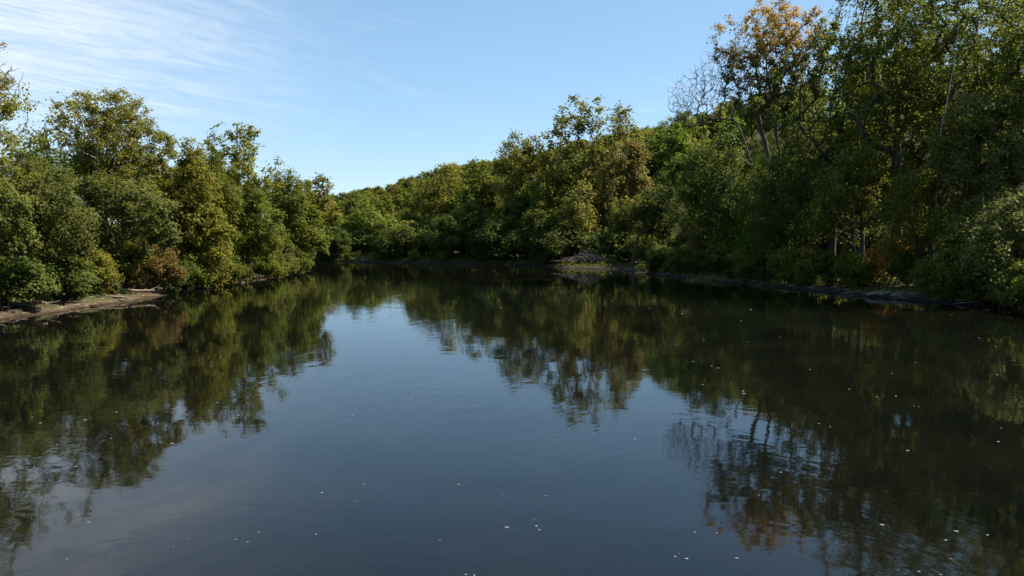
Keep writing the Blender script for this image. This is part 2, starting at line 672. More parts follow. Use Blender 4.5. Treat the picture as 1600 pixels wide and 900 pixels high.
def height(x, y):
    x, y = np.asarray(x, float), np.asarray(y, float)
    dl, dr = poly_dist(x, y, LEFT), poly_dist(x, y, RIGHT)
    ins = inside(x, y, RIVER)
    s = np.minimum(dl, dr)
    s = s + 0.45 * wave(x, y, 0.9, 1.7) * np.exp(-s / 8) + 0.2 * wave(x, y, 2.7, 0.3) * np.exp(-s / 5) * (s > 0)
    right = dr < dl
    drg, hr = poly_dist(x, y, RIDGE[:, :2], RIDGE[:, 2])
    mudw = np.where(right, 1.1, 1.3)
    bank = np.where(right, .28, .40) * sstep(-0.2, mudw, s) + np.where(right, .7, 1.1) * sstep(mudw * 0.7, mudw + np.where(right, 5, 4), s)
    bank = bank + 0.05 * wave(x, y, 1.9, 4.0) * sstep(0.4, 2, s) + 0.18 * wave(x, y, 0.35, 2.0) * sstep(3, 9, s)
    t = np.maximum(s - 5, 0) / (np.maximum(s - 5, 0) + drg + 1e-6)
    hill = np.where(right, (hr - 1.5) * sstep(np.interp(x, [-40, 45], [.5, 0]), 1.02, t) + 0.6 * wave(x, y, 0.06, 0.4) * sstep(10, 40, s), 0.5 * wave(x, y, 0.03, 1.4) * sstep(10, 40, s))
    land = bank + hill
    bed = -0.05 - 1.5 * sstep(0, 9, np.minimum(dl, dr))
    return np.where(ins, bed + 0.1 * (s - np.minimum(dl, dr)), land)


def ground_z(x, y):
    return float(height(np.array([x]), np.array([y]))[0])


n_g = 420
u = np.linspace(-1, 1, n_g)
gx = 42 * np.sinh(u * 4.95)
gy = 85 + 42 * np.sinh(u * 4.95)
GX, GY = np.meshgrid(gx, gy)
GZ = height(GX, GY)
co = np.stack([GX.ravel(), GY.ravel(), GZ.ravel()], 1)
ii = np.arange(n_g * n_g).reshape(n_g, n_g)
a, b, c, d = ii[:-1, :-1].ravel(), ii[:-1, 1:].ravel(), ii[1:, 1:].ravel(), ii[1:, :-1].ravel()
tris = np.concatenate([np.stack([a, b, c], 1), np.stack([a, c, d], 1)])

M = Mat('bank_soil')
geo = M.new('ShaderNodeNewGeometry')
sp = M.new('ShaderNodeSeparateXYZ')
M.l.new(geo.outputs['Position'], sp.inputs[0])
n1 = M.noise(geo.outputs['Position'], 1.3, 9, 0.72)
n2 = M.noise(geo.outputs['Position'], 6.0, 6, 0.7)
n3 = M.noise(geo.outputs['Position'], 0.25, 4, 0.6)
mud = M.ramp(n1, [(.3, (.042, .031, .020)), (.5, (.092, .068, .043)), (.62, (.14, .105, .068)), (.75, (.20, .155, .105))])
silt_or_shade = M.ramp(n1, [(.3, (.022, .018, .013)), (.55, (.042, .033, .024)), (.75, (.085, .068, .050))])
bank_side = M.new('ShaderNodeAttribute', attribute_name='tint')   # shade of the right and far bank is painted in as darker mud
mud = M.mix(bank_side.outputs['Fac'], mud, silt_or_shade)
litter = M.ramp(n2, [(.3, (.030, .026, .014)), (.5, (.070, .052, .026)), (.7, (.12, .085, .042))])
moss = M.ramp(n2, [(.3, (.028, .042, .012)), (.7, (.075, .085, .028))])
dry = M.mix(M.maprange(n3, .45, .6), litter, moss)
zz_ = M.math('ADD', sp.outputs['Z'], M.math('MULTIPLY', M.math('SUBTRACT', n1, 0.5), 0.9))
cmix = M.mix(M.maprange(zz_, 0.16, 0.48), mud, dry)
wet = M.maprange(sp.outputs['Z'], 0.02, 0.16, 0.45, 1.0)
hsv = M.new('ShaderNodeHueSaturation')
M.l.new(cmix, hsv.inputs['Color'])
M.l.new(wet, hsv.inputs['Value'])
rough = M.maprange(sp.outputs['Z'], 0.02, 0.12, 0.6, 0.97)
hh = M.math('ADD', n2, n1)
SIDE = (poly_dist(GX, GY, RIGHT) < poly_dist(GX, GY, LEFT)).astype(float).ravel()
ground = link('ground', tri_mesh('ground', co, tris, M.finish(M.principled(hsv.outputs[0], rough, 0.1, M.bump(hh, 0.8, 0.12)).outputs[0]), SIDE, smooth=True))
ground['kind'] = 'structure'

# water: one flat sheet that the banks rise out of
M = Mat('river_water')
geo = M.new('ShaderNodeNewGeometry')
mp = M.new('ShaderNodeMapping')
mp.inputs['Scale'].default_value = (0.8, 1.0, 1.0)
M.l.new(geo.outputs['Position'], mp.inputs[0])
r1 = M.noise(mp.outputs[0], 1.3, 2, 0.5, 0.4)
r2 = M.noise(mp.outputs[0], 4.5, 2, 0.5, 0.3)
r3 = M.noise(mp.outputs[0], 0.35, 2, 0.5)
mp2 = M.new('ShaderNodeMapping')
mp2.inputs['Scale'].default_value = (1.0, 0.45, 1.0)
M.l.new(geo.outputs['Position'], mp2.inputs[0])
calm = M.maprange(M.noise(mp2.outputs[0], 0.09, 5, 0.65, 1.2), 0.40, 0.70, 0.45, 1.7)
hgt = M.math('ADD', M.math('ADD', M.math('MULTIPLY', r1, 1.0), M.math('MULTIPLY', r2, 0.22)), M.math('MULTIPLY', r3, 1.6))
hgt = M.math('MULTIPLY', hgt, calm)
silt_or_shade = M.ramp(M.noise(geo.outputs['Position'], 0.22, 5, 0.6, 0.5), [(.35, (.0022, .0030, .0024)), (.7, (.0062, .0058, .0036))])
p = M.principled(silt_or_shade, 0.03, 0.5, M.bump(hgt, 1.0, 0.0042))
p.inputs['IOR'].default_value = 1.333
WX, WY = np.array([-1000, 1000.]), np.array([-1000, 1000.])
water = link('river_water', tri_mesh('river_water', np.array([[-980, -880, 0], [980, -880, 0], [980, 900, 0], [-980, 900, 0.]]), np.array([[0, 1, 2], [0, 2, 3]]), M.finish(p.outputs[0])))
water['kind'] = 'structure'

# ------------------------------------------------------------------ trees one by one
SEED = [11]


def plant(name, label, cat, px, ytop, D, hw, ybot, leaf='maple', bark='brown', group=None, base_px=None, depth=None, **kw):
    """A tree whose crown is seen around pixel column px from ytop to ybot, standing at the distance D."""
    SEED[0] += 1
    bx = at_depth(base_px if base_px is not None else px, 400, D)[0]
    gz = ground_z(bx, D)
    top = at_depth(px, ytop, D)
    bot = at_depth(px, ybot, D)
    H = top[2] - gz
    rx = (1.3 if px < 520 else 1.18) * hw / F * D
    ry = depth if depth else min(rx, 0.45 * H) * 0.95
    zb = max(0.3, bot[2] - gz)
    r_ = random.Random(SEED[0] * 7 + 1)
    kw.setdefault('clump', max(0.62, 0.0075 * D) * r_.uniform(.8, 1.35))
    kw.setdefault('leaf_scale', r_.uniform(.82, 1.22))
    kw.setdefault('droop', r_.choice([0, .1, .35, .6]))
    parts = tree_parts(name, SEED[0], H, zb, rx, ry, D, leaf, bark, off=(top[0] - bx, 0), **kw)
    root = thing(name, parts, (bx, D, gz))
    tag(root, label, cat, group)
    return root


T = {}
# left bank
T['edge'] = plant('sycamore_tree', 'sparse tree with bare twigs reaching in at the left edge', 'tree', -75, 40, 55, 128, 330, 'sycamore', 'grey', cov=0.42, spread=1.5, lobes=12)
T['l1'] = plant('box_elder_tree', 'low dark bushy tree at the left edge of the left bank', 'tree', 10, 232, 62, 120, 440, 'bluish', forks=3, lobes=12)
T['l2'] = plant('sycamore_tree', 'tallest sycamore of the left bank with open olive crown', 'tree', 168, 131, 77, 90, 330, 'sycamore', 'pale', cov=1.15, lobes=13, toptint=0.25)
T['l2b'] = plant('box_elder_tree', 'grey-green bushy tree below the tallest left bank sycamore', 'tree', 165, 262, 71, 92, 445, 'bluish', base_px=95, lobes=13, lean=-1.0)
T['l3'] = plant('maple_tree', 'olive tree just right of the tallest left bank sycamore', 'tree', 282, 202, 84, 62, 420, 'sycamore', lobes=12, toptint=0.1)
T['l3b'] = plant('maple_tree', 'rounded green tree between two sycamores on the left bank', 'tree', 318, 208, 90, 48, 400, 'maple', lobes=10)
T['l4'] = plant('sycamore_tree', 'sycamore with airy see-through top in the middle of the left bank', 'tree', 375, 182, 96, 50, 370, 'sycamore', 'pale', cov=0.85, lobes=12, spread=1.15)
T['l4b'] = plant('maple_tree', 'full green tree right below the airy left bank sycamore', 'tree', 385, 290, 93, 52, 428, 'maple', lobes=11)
T['l5'] = plant('maple_tree', 'round-topped dark green tree near the tip of the left bank', 'tree', 450, 252, 112, 43, 400, 'maple', lobes=10)
T['l5b'] = plant('sycamore_tree', 'thin leaning tree with a tuft reaching right into the sky', 'tree', 497, 270, 120, 26, 345, 'sycamore', base_px=466, cov=0.7, lobes=6)
T['l6'] = plant('willow_tree', 'pale green willow by the tip of the left bank', 'tree', 425, 340, 105, 42, 424, 'bluish', forks=3, narrow=0.6, lobes=9)
T['l7'] = plant('maple_tree', 'small dark tree overhanging the tip of the left bank', 'tree', 482, 318, 114, 30, 418, 'maple', base_px=462, lobes=8)
T['l8'] = plant('maple_tree', 'olive tree over the muddy bank in the middle left', 'tree', 318, 318, 84, 52, 438, 'sycamore', forks=3, lobes=11)
# far bank at the bend
T['m13'] = plant('round_tree', 'round dense green tree at the bend of the river', 'tree', 570, 315, 163, 46, 404, 'maple', lobes=16, cov=1.8)
T['m14'] = plant('maple_tree', 'light green tree behind the tip of the left bank', 'tree', 516, 310, 174, 34, 400, 'sycamore', lobes=10)
T['m12'] = plant('willow_tree', 'small pale yellow-green tree right of the round tree', 'tree', 636, 338, 162, 27, 404, 'willow', lobes=8)
T['m4'] = plant('sycamore_tree', 'tan sycamore with pale limbs showing at the far bank', 'tree', 690, 250, 172, 46, 390, 'sycamore', 'pale', cov=0.9, toptint=0.55, lobes=13)
T['m15'] = plant('maple_tree', 'dark tree at the foot of the tan sycamore', 'tree', 668, 335, 160, 40, 407, 'dark', lobes=10)
T['m3'] = plant('maple_tree', 'green tree between the tan sycamore and the broad sycamores', 'tree', 757, 240, 164, 42, 400, 'maple', lobes=11)
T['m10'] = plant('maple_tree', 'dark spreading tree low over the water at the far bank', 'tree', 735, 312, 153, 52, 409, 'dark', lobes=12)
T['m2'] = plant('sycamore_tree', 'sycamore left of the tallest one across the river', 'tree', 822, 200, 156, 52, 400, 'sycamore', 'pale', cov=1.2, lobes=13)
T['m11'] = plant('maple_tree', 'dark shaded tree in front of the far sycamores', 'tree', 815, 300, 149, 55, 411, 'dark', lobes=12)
T['m1'] = plant('sycamore_tree', 'tallest sycamore at the centre right with airy top', 'tree', 905, 144, 152, 64, 380, 'sycamore', 'pale', cov=1.0, lobes=15)
T['m1b'] = plant('sycamore_tree', 'slimmer sycamore just right of the tallest centre one', 'tree', 968, 160, 156, 40, 360, 'sycamore', 'pale', cov=0.8, lobes=11)
T['m7'] = plant('maple_tree', 'broad shaded tree under the tallest centre sycamore', 'tree', 872, 262, 149, 58, 408, 'maple', lobes=12)
T['m6'] = plant('willow_tree', 'pale yellow-green pointed willow at the centre right', 'tree', 905, 273, 139, 37, 405, 'willow', narrow=0.6, lobes=8)
T['m5'] = plant('rust_tree', 'rust-brown autumn tree below the centre right sycamores', 'tree', 982, 208, 144, 48, 380, 'rust', lobes=12)
T['m8'] = plant('maple_tree', 'fresh green tree on the slope left of the bare tree', 'tree', 1052, 192, 168, 42, 380, 'bright', lobes=11)
T['m16'] = plant('maple_tree', 'olive tree between the rust tree and the leaning tree', 'tree', 995, 300, 132, 46, 408, 'sycamore', lobes=11)
# right bank
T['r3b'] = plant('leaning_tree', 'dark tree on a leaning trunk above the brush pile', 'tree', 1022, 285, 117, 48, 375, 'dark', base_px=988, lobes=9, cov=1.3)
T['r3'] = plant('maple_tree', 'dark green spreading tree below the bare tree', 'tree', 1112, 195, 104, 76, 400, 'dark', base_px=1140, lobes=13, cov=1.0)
T['r13'] = plant('maple_tree', 'bright yellow-green backlit tree low on the right bank', 'tree', 1165, 285, 99, 50, 425, 'bright', lobes=10, cov=1.1)
T['r1'] = plant('locust_tree', 'tall tree with yellow-orange autumn top at the upper right', 'tree', 1210, -14, 96, 86, 190, 'yellow', 'brown', base_px=1235, cov=0.8, spread=1.0, lobes=13, toptint=1.7, forks=3)
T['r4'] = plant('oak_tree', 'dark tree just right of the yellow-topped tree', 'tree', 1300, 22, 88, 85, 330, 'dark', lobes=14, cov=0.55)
T['r5'] = plant('oak_tree', 'tall dark tree rising out of the frame at the upper right', 'tree', 1400, -110, 82, 115, 300, 'maple', lobes=16, cov=0.55)
T['r6'] = plant('oak_tree', 'tall green tree out of the frame right of the pale stem', 'tree', 1530, -130, 78, 120, 280, 'maple', 'brown', lobes=16, cov=0.55)
T['r7'] = plant('oak_tree', 'tall tree cut by the right edge of the picture', 'tree', 1665, -70, 70, 110, 330, 'maple', lobes=14, cov=.7)
T['r9'] = plant('maple_tree', 'shaded green tree over the water below the yellow-topped tree', 'tree', 1232, 215, 90, 80, 420, 'dark', lobes=13, cov=.9)
T['r10'] = plant('maple_tree', 'dark tree above the orange bush on the right bank', 'tree', 1345, 190, 82, 85, 395, 'maple', lobes=13, cov=.75)
T['r11'] = plant('maple_tree', 'dense dark tree right of the orange bush', 'tree', 1455, 250, 73, 82, 430, 'maple', lobes=13, cov=.85)
T['r8'] = plant('dogwood_tree', 'sunlit tree with pink-tipped leaves at the right edge', 'tree', 1548, 128, 69, 82, 330, 'pinkish', lobes=12, cov=1.2)
T['r12'] = plant('maple_tree', 'low tree leaning over the water at the right edge', 'tree', 1575, 285, 63, 98, 462, 'bluish', base_px=1640, lobes=13, cov=1.1)
# fill behind, out of the same kinds
FILL = {
    'left': ('woodland tree behind the front trees of the left bank', 'woodland trees behind the left bank'),
    'right': ('dark woodland tree on the slope behind the right bank', 'woodland trees on the right slope'),
    'mid': ('woodland tree behind the sycamores across the river', 'woodland trees behind the far bank'),
}


ONES = ['', 'first', 'second', 'third', 'fourth', 'fifth', 'sixth', 'seventh', 'eighth', 'ninth', 'tenth', 'eleventh', 'twelfth', 'thirteenth', 'fourteenth', 'fifteenth', 'sixteenth', 'seventeenth', 'eighteenth', 'nineteenth']


def ordinal(n):
    if n < 20:
        return ONES[n]
    t, o_ = divmod(n, 10)
    return ['twentieth', 'thirtieth', 'fortieth', 'fiftieth'][t - 2] if o_ == 0 else ['twenty', 'thirty', 'forty', 'fifty'][t - 2] + '-' + ONES[o_]


ROWS = {}


def in_row(o, px, text):
    ROWS.setdefault(text, []).append((px, o))


def number_rows():
    for text, row in ROWS.items():
        row.sort(key=lambda e: e[0])
        for i, (_, o) in enumerate(row):
            o['label'] = '%s, %s from the left' % (text, ordinal(i + 1))


def fill(kind, src, px, D, s, rz):
    x = at_depth(px, 400, D)[0]
    o = copy_thing(T[src], (x, D, ground_z(x, D)), rz, s, name='woodland_tree')
    tag(o, FILL[kind][0], 'tree', FILL[kind][1])
    in_row(o, px, FILL[kind][0])


rr = random.Random(5)
for px, D, src, s in [(-120, 70, 'l3', .95), (-20, 78, 'l2b', 1.15), (60, 92, 'l3b', 1.0), (120, 96, 'l4b', 1.3), (230, 100, 'l3', .95), (280, 110, 'l4b', 1.2),
                      (340, 118, 'l5', 1.05), (410, 122, 'l4b', 1.2), (445, 132, 'l5', .95), (-220, 66, 'l2', .95), (-330, 60, 'l3', 1.0), (-260, 48, 'l2b', 1.0), (470, 126, 'l8', .8)]:
    fill('left', src, px, D, s, rr.uniform(0, 6.28))
for px, D, src, s in [(1130, 128, 'r9', .8), (1190, 120, 'r10', .95), (1250, 112, 'r4', .75), (1300, 108, 'r9', 1.2), (1350, 104, 'r4', .95), (1420, 100, 'r10', 1.3), (1470, 98, 'r5', .85),
                      (1570, 98, 'r4', .9), (1740, 72, 'r6', .8), (1420, 122, 'r4', 1.0), 
                      (1240, 134, 'r10', .9), (1620, 112, 'r4', 1.1), (1330, 130, 'r9', 1.2), (1100, 150, 'r9', .8), (1165, 132, 'r9', .85), (1205, 142, 'r9', .9), (1225, 118, 'r10', .6)]:
    fill('right', src, px, D, s, rr.uniform(0, 6.28))
for px, D, src, s in [(620, 182, 'm13', .95), (660, 190, 'm3', .8), (720, 184, 'm3', .85), (780, 176, 'm7', 1.1), (850, 172, 'm3', .95), (930, 172, 'm7', 1.15), (1000, 170, 'm3', .85),
                      (480, 190, 'm13', .9), (440, 186, 'm3', .75), (540, 188, 'm15', 1.1), (1060, 190, 'm7', .9), (590, 176, 'm15', .9)]:
    fill('mid', src, px, D, s, rr.uniform(0, 6.28))

# ------------------------------------------------------------------ the bare tree on the right bank
def bare_tree(px_base, D, crown, name, label, seed, trunk_r, thin=0.004, bark='grey', split=True):
    rng = np.random.default_rng(seed)
    bx = at_depth(px_base, 400, D)[0]
    gz = ground_z(bx, D)
    pts = []
    for (px, py, rpx, k) in crown:
        c = at_depth(px, py, D)
        r = rpx / F * D
        q = unit(rng.normal(size=(k, 3))) * rng.random((k, 1)) ** 0.45 * r * np.array([1, 0.8, 1])
        pts.append(q + np.array([c[0] - bx, 0, c[2] - gz]))
    att = np.concatenate(pts)
    zt = att[:, 2].max() * 0.60
    stem = [np.array([0.25 * math.sin(t * 4) + 0.45 * att[:, 0].mean() * t ** 2, 0, zt * t - (0.4 if t == 0 else 0)]) for t in np.linspace(0, 1, 14)]
    A, par, tips = skeleton(rng, att, [stem], 0.55, 0.12, 0.12)
    rad = pipe_radii(par, tips, 0.015, trunk_r, 1)
    root = thing(name, wood_meshes(name, A, par, rad, BARK[bark], thin, split=split), (bx, D, gz))
    return tag(root, label, 'tree')


bare_tree(1192, 109, [(1090, 150, 48, 650), (1130, 118, 50, 650), (1165, 130, 40, 200), (1066, 168, 26, 200), (1150, 92, 34, 200)], 'dead_tree', 'bare leafless grey tree against the sky right of centre', 77, 0.15, bark='twig')
bare_tree(-70, 57, [(-10, 120, 34, 90), (14, 118, 26, 40), (-30, 160, 30, 60)], 'dead_tree', 'bare twigs reaching in at the far left edge above the leaves', 78, 0.14, split=False)

# ------------------------------------------------------------------ shrubs along the water
SH = {}


def shrub_proto(key, seed, rx, H, leaf, **kw):
    SH[key] = tree_parts('shrub_' + key, seed, H, 0.15, rx, rx * 0.9, kw.pop('D', 70), leaf, 'brown', forks=5, trunk_r=0.09, lobes=kw.pop('lobes', 9), crown_name='foliage', **kw)


shrub_proto('a', 501, 2.6, 4.2, 'maple')
shrub_proto('b', 502, 2.2, 3.4, 'bluish')
shrub_proto('c', 503, 3.0, 4.8, 'sycamore')
shrub_proto('d', 504, 2.4, 3.6, 'dark')
shrub_proto('pink', 505, 3.1, 5.2, 'rust', cov=1.4)
shrub_proto('orange', 506, 2.4, 4.0, 'orange', cov=0.9)
shrub_proto('bright', 507, 2.2, 3.6, 'bright', cov=1.1)
shrub_proto('willow', 508, 2.6, 4.4, 'willow', narrow=0.6)
shrub_proto('farm', 509, 3.2, 4.6, 'maple', D=150)
shrub_proto('fard', 510, 3.4, 4.4, 'dark', D=150)


def shrub(key, px, D, s, label, group=None, lift=0.0):
    x = at_depth(px, 400, D)[0]
    r = thing('riverside_shrub', SH[key], (x, D, ground_z(x, D) - 0.05 + lift), rr.uniform(0, 6.28), s)
    if group:
        in_row(r, px, label)
    return tag(r, label, 'shrub', group)


shrub('pink', 238, 73.5, 1.0, 'rust and green rounded shrub above the muddy left bank')
shrub('c', 190, 71.5, .95, 'olive shrub left of the rust coloured shrub')
shrub('orange', 1388, 78, 1.25, 'glowing orange bush in the shade of the right bank')
shrub('pink', 1085, 106, .8, 'rust coloured shrub by the shaded right bank')
shrub('bright', 1135, 98.5, .95, 'bright green shrub at the water left of the dark right trees')
shrub('willow', 402, 99, .95, 'pale shrub above the lit mud near the left tip')
LG = ('leafy shrub crowding the edge of the left bank', 'shrubs along the left bank')
for px, D, k, s in [(-150, 57, 'd', 1.2), (-70, 56.5, 'b', 1.25), (5, 58.0, 'd', 1.2), (45, 59.5, 'b', 1.05), (95, 64.5, 'd', 1.1), (120, 66, 'b', 1.0), (150, 69, 'c', .85), (270, 79, 'd', 1.0),
                    (300, 84, 'a', 1.0), (335, 88, 'c', .9), (355, 91, 'a', .95), (378, 94, 'b', .9), (420, 101, 'a', .9), (436, 104, 'bright', .85), (455, 109.5, 'b', .85), (468, 113, 'a', .85),
                    (60, 68, 'd', 1.4), (0, 66, 'd', 1.4), (-230, 56, 'a', 1.3), (130, 75, 'd', 1.5), (230, 82, 'd', 1.4), (320, 96, 'd', 1.3), (400, 108, 'd', 1.3), (474, 119, 'b', 1.0)]:
    shrub(k, px, D - (2.4 if s < 1.25 else 0.6), s, *LG)
for k_, px, D, s_ in [('fard', 925, 137, 1.2), ('fard', 955, 132, 1.3), ('fard', 985, 129, 1.2), ('farm', 1000, 126, 1.0), ('fard', 900, 142, 1.2), ('fard', 1010, 133, 1.5)]:
    shrub(k_, px, D, s_, 'dark shrub behind the brush pile and the leaning trunk', 'shrubs behind the brush pile')
RG = ('shaded shrub hanging over the dark right bank', 'shrubs along the right bank')
for px, D, k, s in [(1030, 111, 'd', 1.0), (1060, 108, 'a', .9), (1110, 101.5, 'd', 1.0), (1165, 95, 'a', .9), (1200, 92, 'd', 1.1), (1230, 88, 'a', 1.0), (1265, 86, 'c', .9), (1300, 82, 'd', 1.1),
                    (1335, 79, 'a', .9), (1360, 82, 'bright', .9), (1420, 76, 'd', 1.0), (1450, 72, 'b', 1.0), (1490, 70, 'a', 1.1), (1530, 67, 'd', 1.1), (1570, 64.5, 'b', 1.0), (1605, 63, 'a', 1.0),
                    (1660, 60, 'd', 1.2), (1740, 56, 'a', 1.2), (1840, 52, 'd', 1.2), (1215, 98, 'd', 1.5), (1290, 92, 'd', 1.6), (1370, 88, 'd', 1.6), (1440, 84, 'd', 1.6), (1520, 80, 'd', 1.6),
                    (1600, 74, 'd', 1.6), (1140, 108, 'd', 1.5), (1075, 116, 'd', 1.5), (1010, 122, 'd', 1.4)]:
    shrub(k, px, D - (0 if s > 1.3 else 2.0 if 1290 < px < 1430 else 3.4), s, *RG)
for i in range(13):
    shrub('ad'[i % 2], 1130 + 44 * i, 122 - 2.6 * i + (i % 3) * 5, 1.7, 'large dark shrub up the slope behind the right bank', 'shrubs up the right slope')


def fringe(pl, i0, i1, step, lo, hi, s0, s1, keys, text, group, skip):
    """Small shrubs in a row along a stretch of the shore, leaning out over the water's edge."""
    for a_, b_ in zip(pl[i0:i1], pl[i0 + 1:i1 + 1]):
        L = float(np.hypot(*(b_ - a_)))
        for k in range(int(L / step)):
            p_ = a_ + (b_ - a_) * ((k + rr.uniform(.2, .8)) / (L / step))
            n_ = np.array([-(b_ - a_)[1], (b_ - a_)[0]]) / L * rr.uniform(lo, hi)
            q = p_ + n_ if not inside(np.array([p_[0] + n_[0]]), np.array([p_[1] + n_[1]]), RIVER)[0] else p_ - n_
            px = 800 + F * q[0] / q[1]
            if any(u0 < px < u1 for u0, u1 in skip):
                continue
            r = thing('waterside_shrub', SH[keys[rr.randrange(len(keys))]], (q[0], q[1], max(ground_z(q[0], q[1]), 0) - .25), rr.uniform(0, 6.28), rr.uniform(s0, s1))
            tag(r, text, 'shrub', group)
            in_row(r, px, text)


fringe(RIGHT, 5, 15, 2.4, .7, 2.0, .38, .78, ['a', 'd', 'd', 'b', 'c'], 'small shrub dipping to the water along the right bank', 'small shrubs at the right waterline', [(1305, 1345), (1370, 1425), (870, 1000), (1085, 1130)])
fringe(RIGHT, 16, 22, 6.0, .8, 3.6, .3, .8, ['fard', 'fard', 'farm'], 'small dark shrub dipping to the water at the far bank', 'small shrubs at the far waterline', [(870, 1000)])
fringe(LEFT, 5, 18, 2.5, 1.9, 3.3, .3, .68, ['b', 'd', 'c', 'a', 'd'], 'small shrub over the mud of the left bank', 'small shrubs on the left mud', [(-20, 40)])
for k, (px, yw, src, sc) in enumerate([(500, 409, 'm15', .75), (530, 409.5, 'm10', .62), (600, 410.5, 'm11', .6), (625, 411, 'm15', .8), (700, 412, 'm11', .72), (765, 413, 'm15', .95), (790, 413.5, 'm10', .8), (845, 416, 'm11', .8), (880, 418, 'm15', .9)]):
    D = on_water(px, yw)[1] + rr.uniform(3.5, 6)
    x = at_depth(px, 400, D)[0]
    o = copy_thing(T[src], (x, D, ground_z(x, D) - .3), rr.uniform(0, 6.28), sc, name='waterside_tree')
    text = 'dark low tree coming down to the water at the far bank'
    tag(o, text, 'tree', 'low trees at the far waterline')
    in_row(o, px, text)

for k in range(15):
    px = 480 + 30 * k
    D = on_water(px, np.interp(px, [480, 540, 600, 700, 780, 850, 900], [408.5, 409.5, 410.5, 412, 413, 416, 419]))[1] + rr.uniform(7, 11)
    shrub('fard', px, D, rr.uniform(1.1, 1.6), 'dark shrub under the trees of the far bank', 'shrubs under the far trees')

# ------------------------------------------------------------------ the wooded hill
HILLP = []
for i, (lf, H, rx) in enumerate([('maple', 13, 4.6), ('sycamore', 12, 4.8), ('dark', 13.5, 4.4), ('maple', 11, 4.2), ('rust', 11, 4.0), ('bright', 12, 4.4)]):
    HILLP.append(tree_parts('hill_%d' % i, 700 + i, H, 2.0, rx, rx, 210, lf, 'brown', lobes=10, cov=1.7, clump=1.0))
hr_ = np.random.default_rng(3)
cand = []
for y in np.arange(172, 640, 7.5):
    for x in np.arange(-260, 140, 7.5):
        cand.append((x + hr_.uniform(-2.8, 2.8), y + hr_.uniform(-2.8, 2.8)))
cand = np.array(cand)
dR = poly_dist(cand[:, 0], cand[:, 1], RIDGE[:, :2])
sR = poly_dist(cand[:, 0], cand[:, 1], RIGHT)
cz = height(cand[:, 0], cand[:, 1])
pxs = 800 + F * cand[:, 0] / cand[:, 1]
ok = (sR > 24) & (pxs > 380) & (pxs < 1280) & (dR < 150) & ~inside(cand[:, 0], cand[:, 1], RIVER) & (sR < poly_dist(cand[:, 0], cand[:, 1], LEFT))
# a repeat that shows nowhere, from here or a few steps to the side, is left out
bpy.context.view_layer.update()
deps = bpy.context.evaluated_depsgraph_get()


def shows(x, y, z):
    for cx in (-5.0, 0.0, 5.0):
        o_ = mathutils.Vector((cx, 0, CAM_H))
        for dx, dz in ((0, 11), (0, 7), (-3.2, 8), (3.2, 8)):
            t_ = mathutils.Vector((x + dx, y, z + dz))
            d_ = t_ - o_
            if not scene.ray_cast(deps, o_, d_.normalized(), distance=d_.length - 4)[0]:
                return True
    return False


seen = [i for i in np.nonzero(ok)[0] if shows(cand[i, 0], cand[i, 1], cz[i])]
seen.sort(key=lambda i: cand[i, 1])
print('hill trees in view', len(seen))
protos = {}
n_hill = 0
skyline = np.full(240, -1.0)
for i in seen:
    if n_hill >= 300:
        break
    k = int(hr_.choice(6, p=[.3, .2, .2, .17, .06, .07]))
    loc = (cand[i, 0], cand[i, 1], cz[i] - 0.1)
    s, rz = hr_.uniform(.75, 1.2), hr_.uniform(0, 6.28)
    sky_line = np.interp(pxs[i], [440, 520, 600, 640, 700, 760, 1000, 1050, 1090, 1190, 1250], [300, 304, 290, 276, 257, 250, 198, 190, 172, 138, 120])
    room = (at_depth(pxs[i], sky_line + hr_.uniform(-3, 6), cand[i, 1])[2] - cz[i]) / [13, 12, 13.5, 11, 11, 12][k]
    s = min(s, room)                                # the woods keep under the ridge line
    if s < 0.45:
        continue
    top = (cz[i] + [13, 12, 13.5, 11, 11, 12][k] * s - CAM_H) / cand[i, 1]
    b0, b1 = int((pxs[i] - 4.0 * s * F / cand[i, 1]) / 8), int((pxs[i] + 4.0 * s * F / cand[i, 1]) / 8) + 1
    if top < skyline[b0:b1].min() + .0035:
        continue
    skyline[b0:b1] = np.maximum(skyline[b0:b1], top - .004)
    if k not in protos:
        protos[k] = thing('hill_tree', HILLP[k], loc, rz, s)
        o = protos[k]
    else:
        o = copy_thing(protos[k], loc, rz, s, 'hill_tree')
    tag(o, 'distant tree of the wooded hill beyond the river bend', 'tree', 'trees of the far hill')
    n_hill += 1

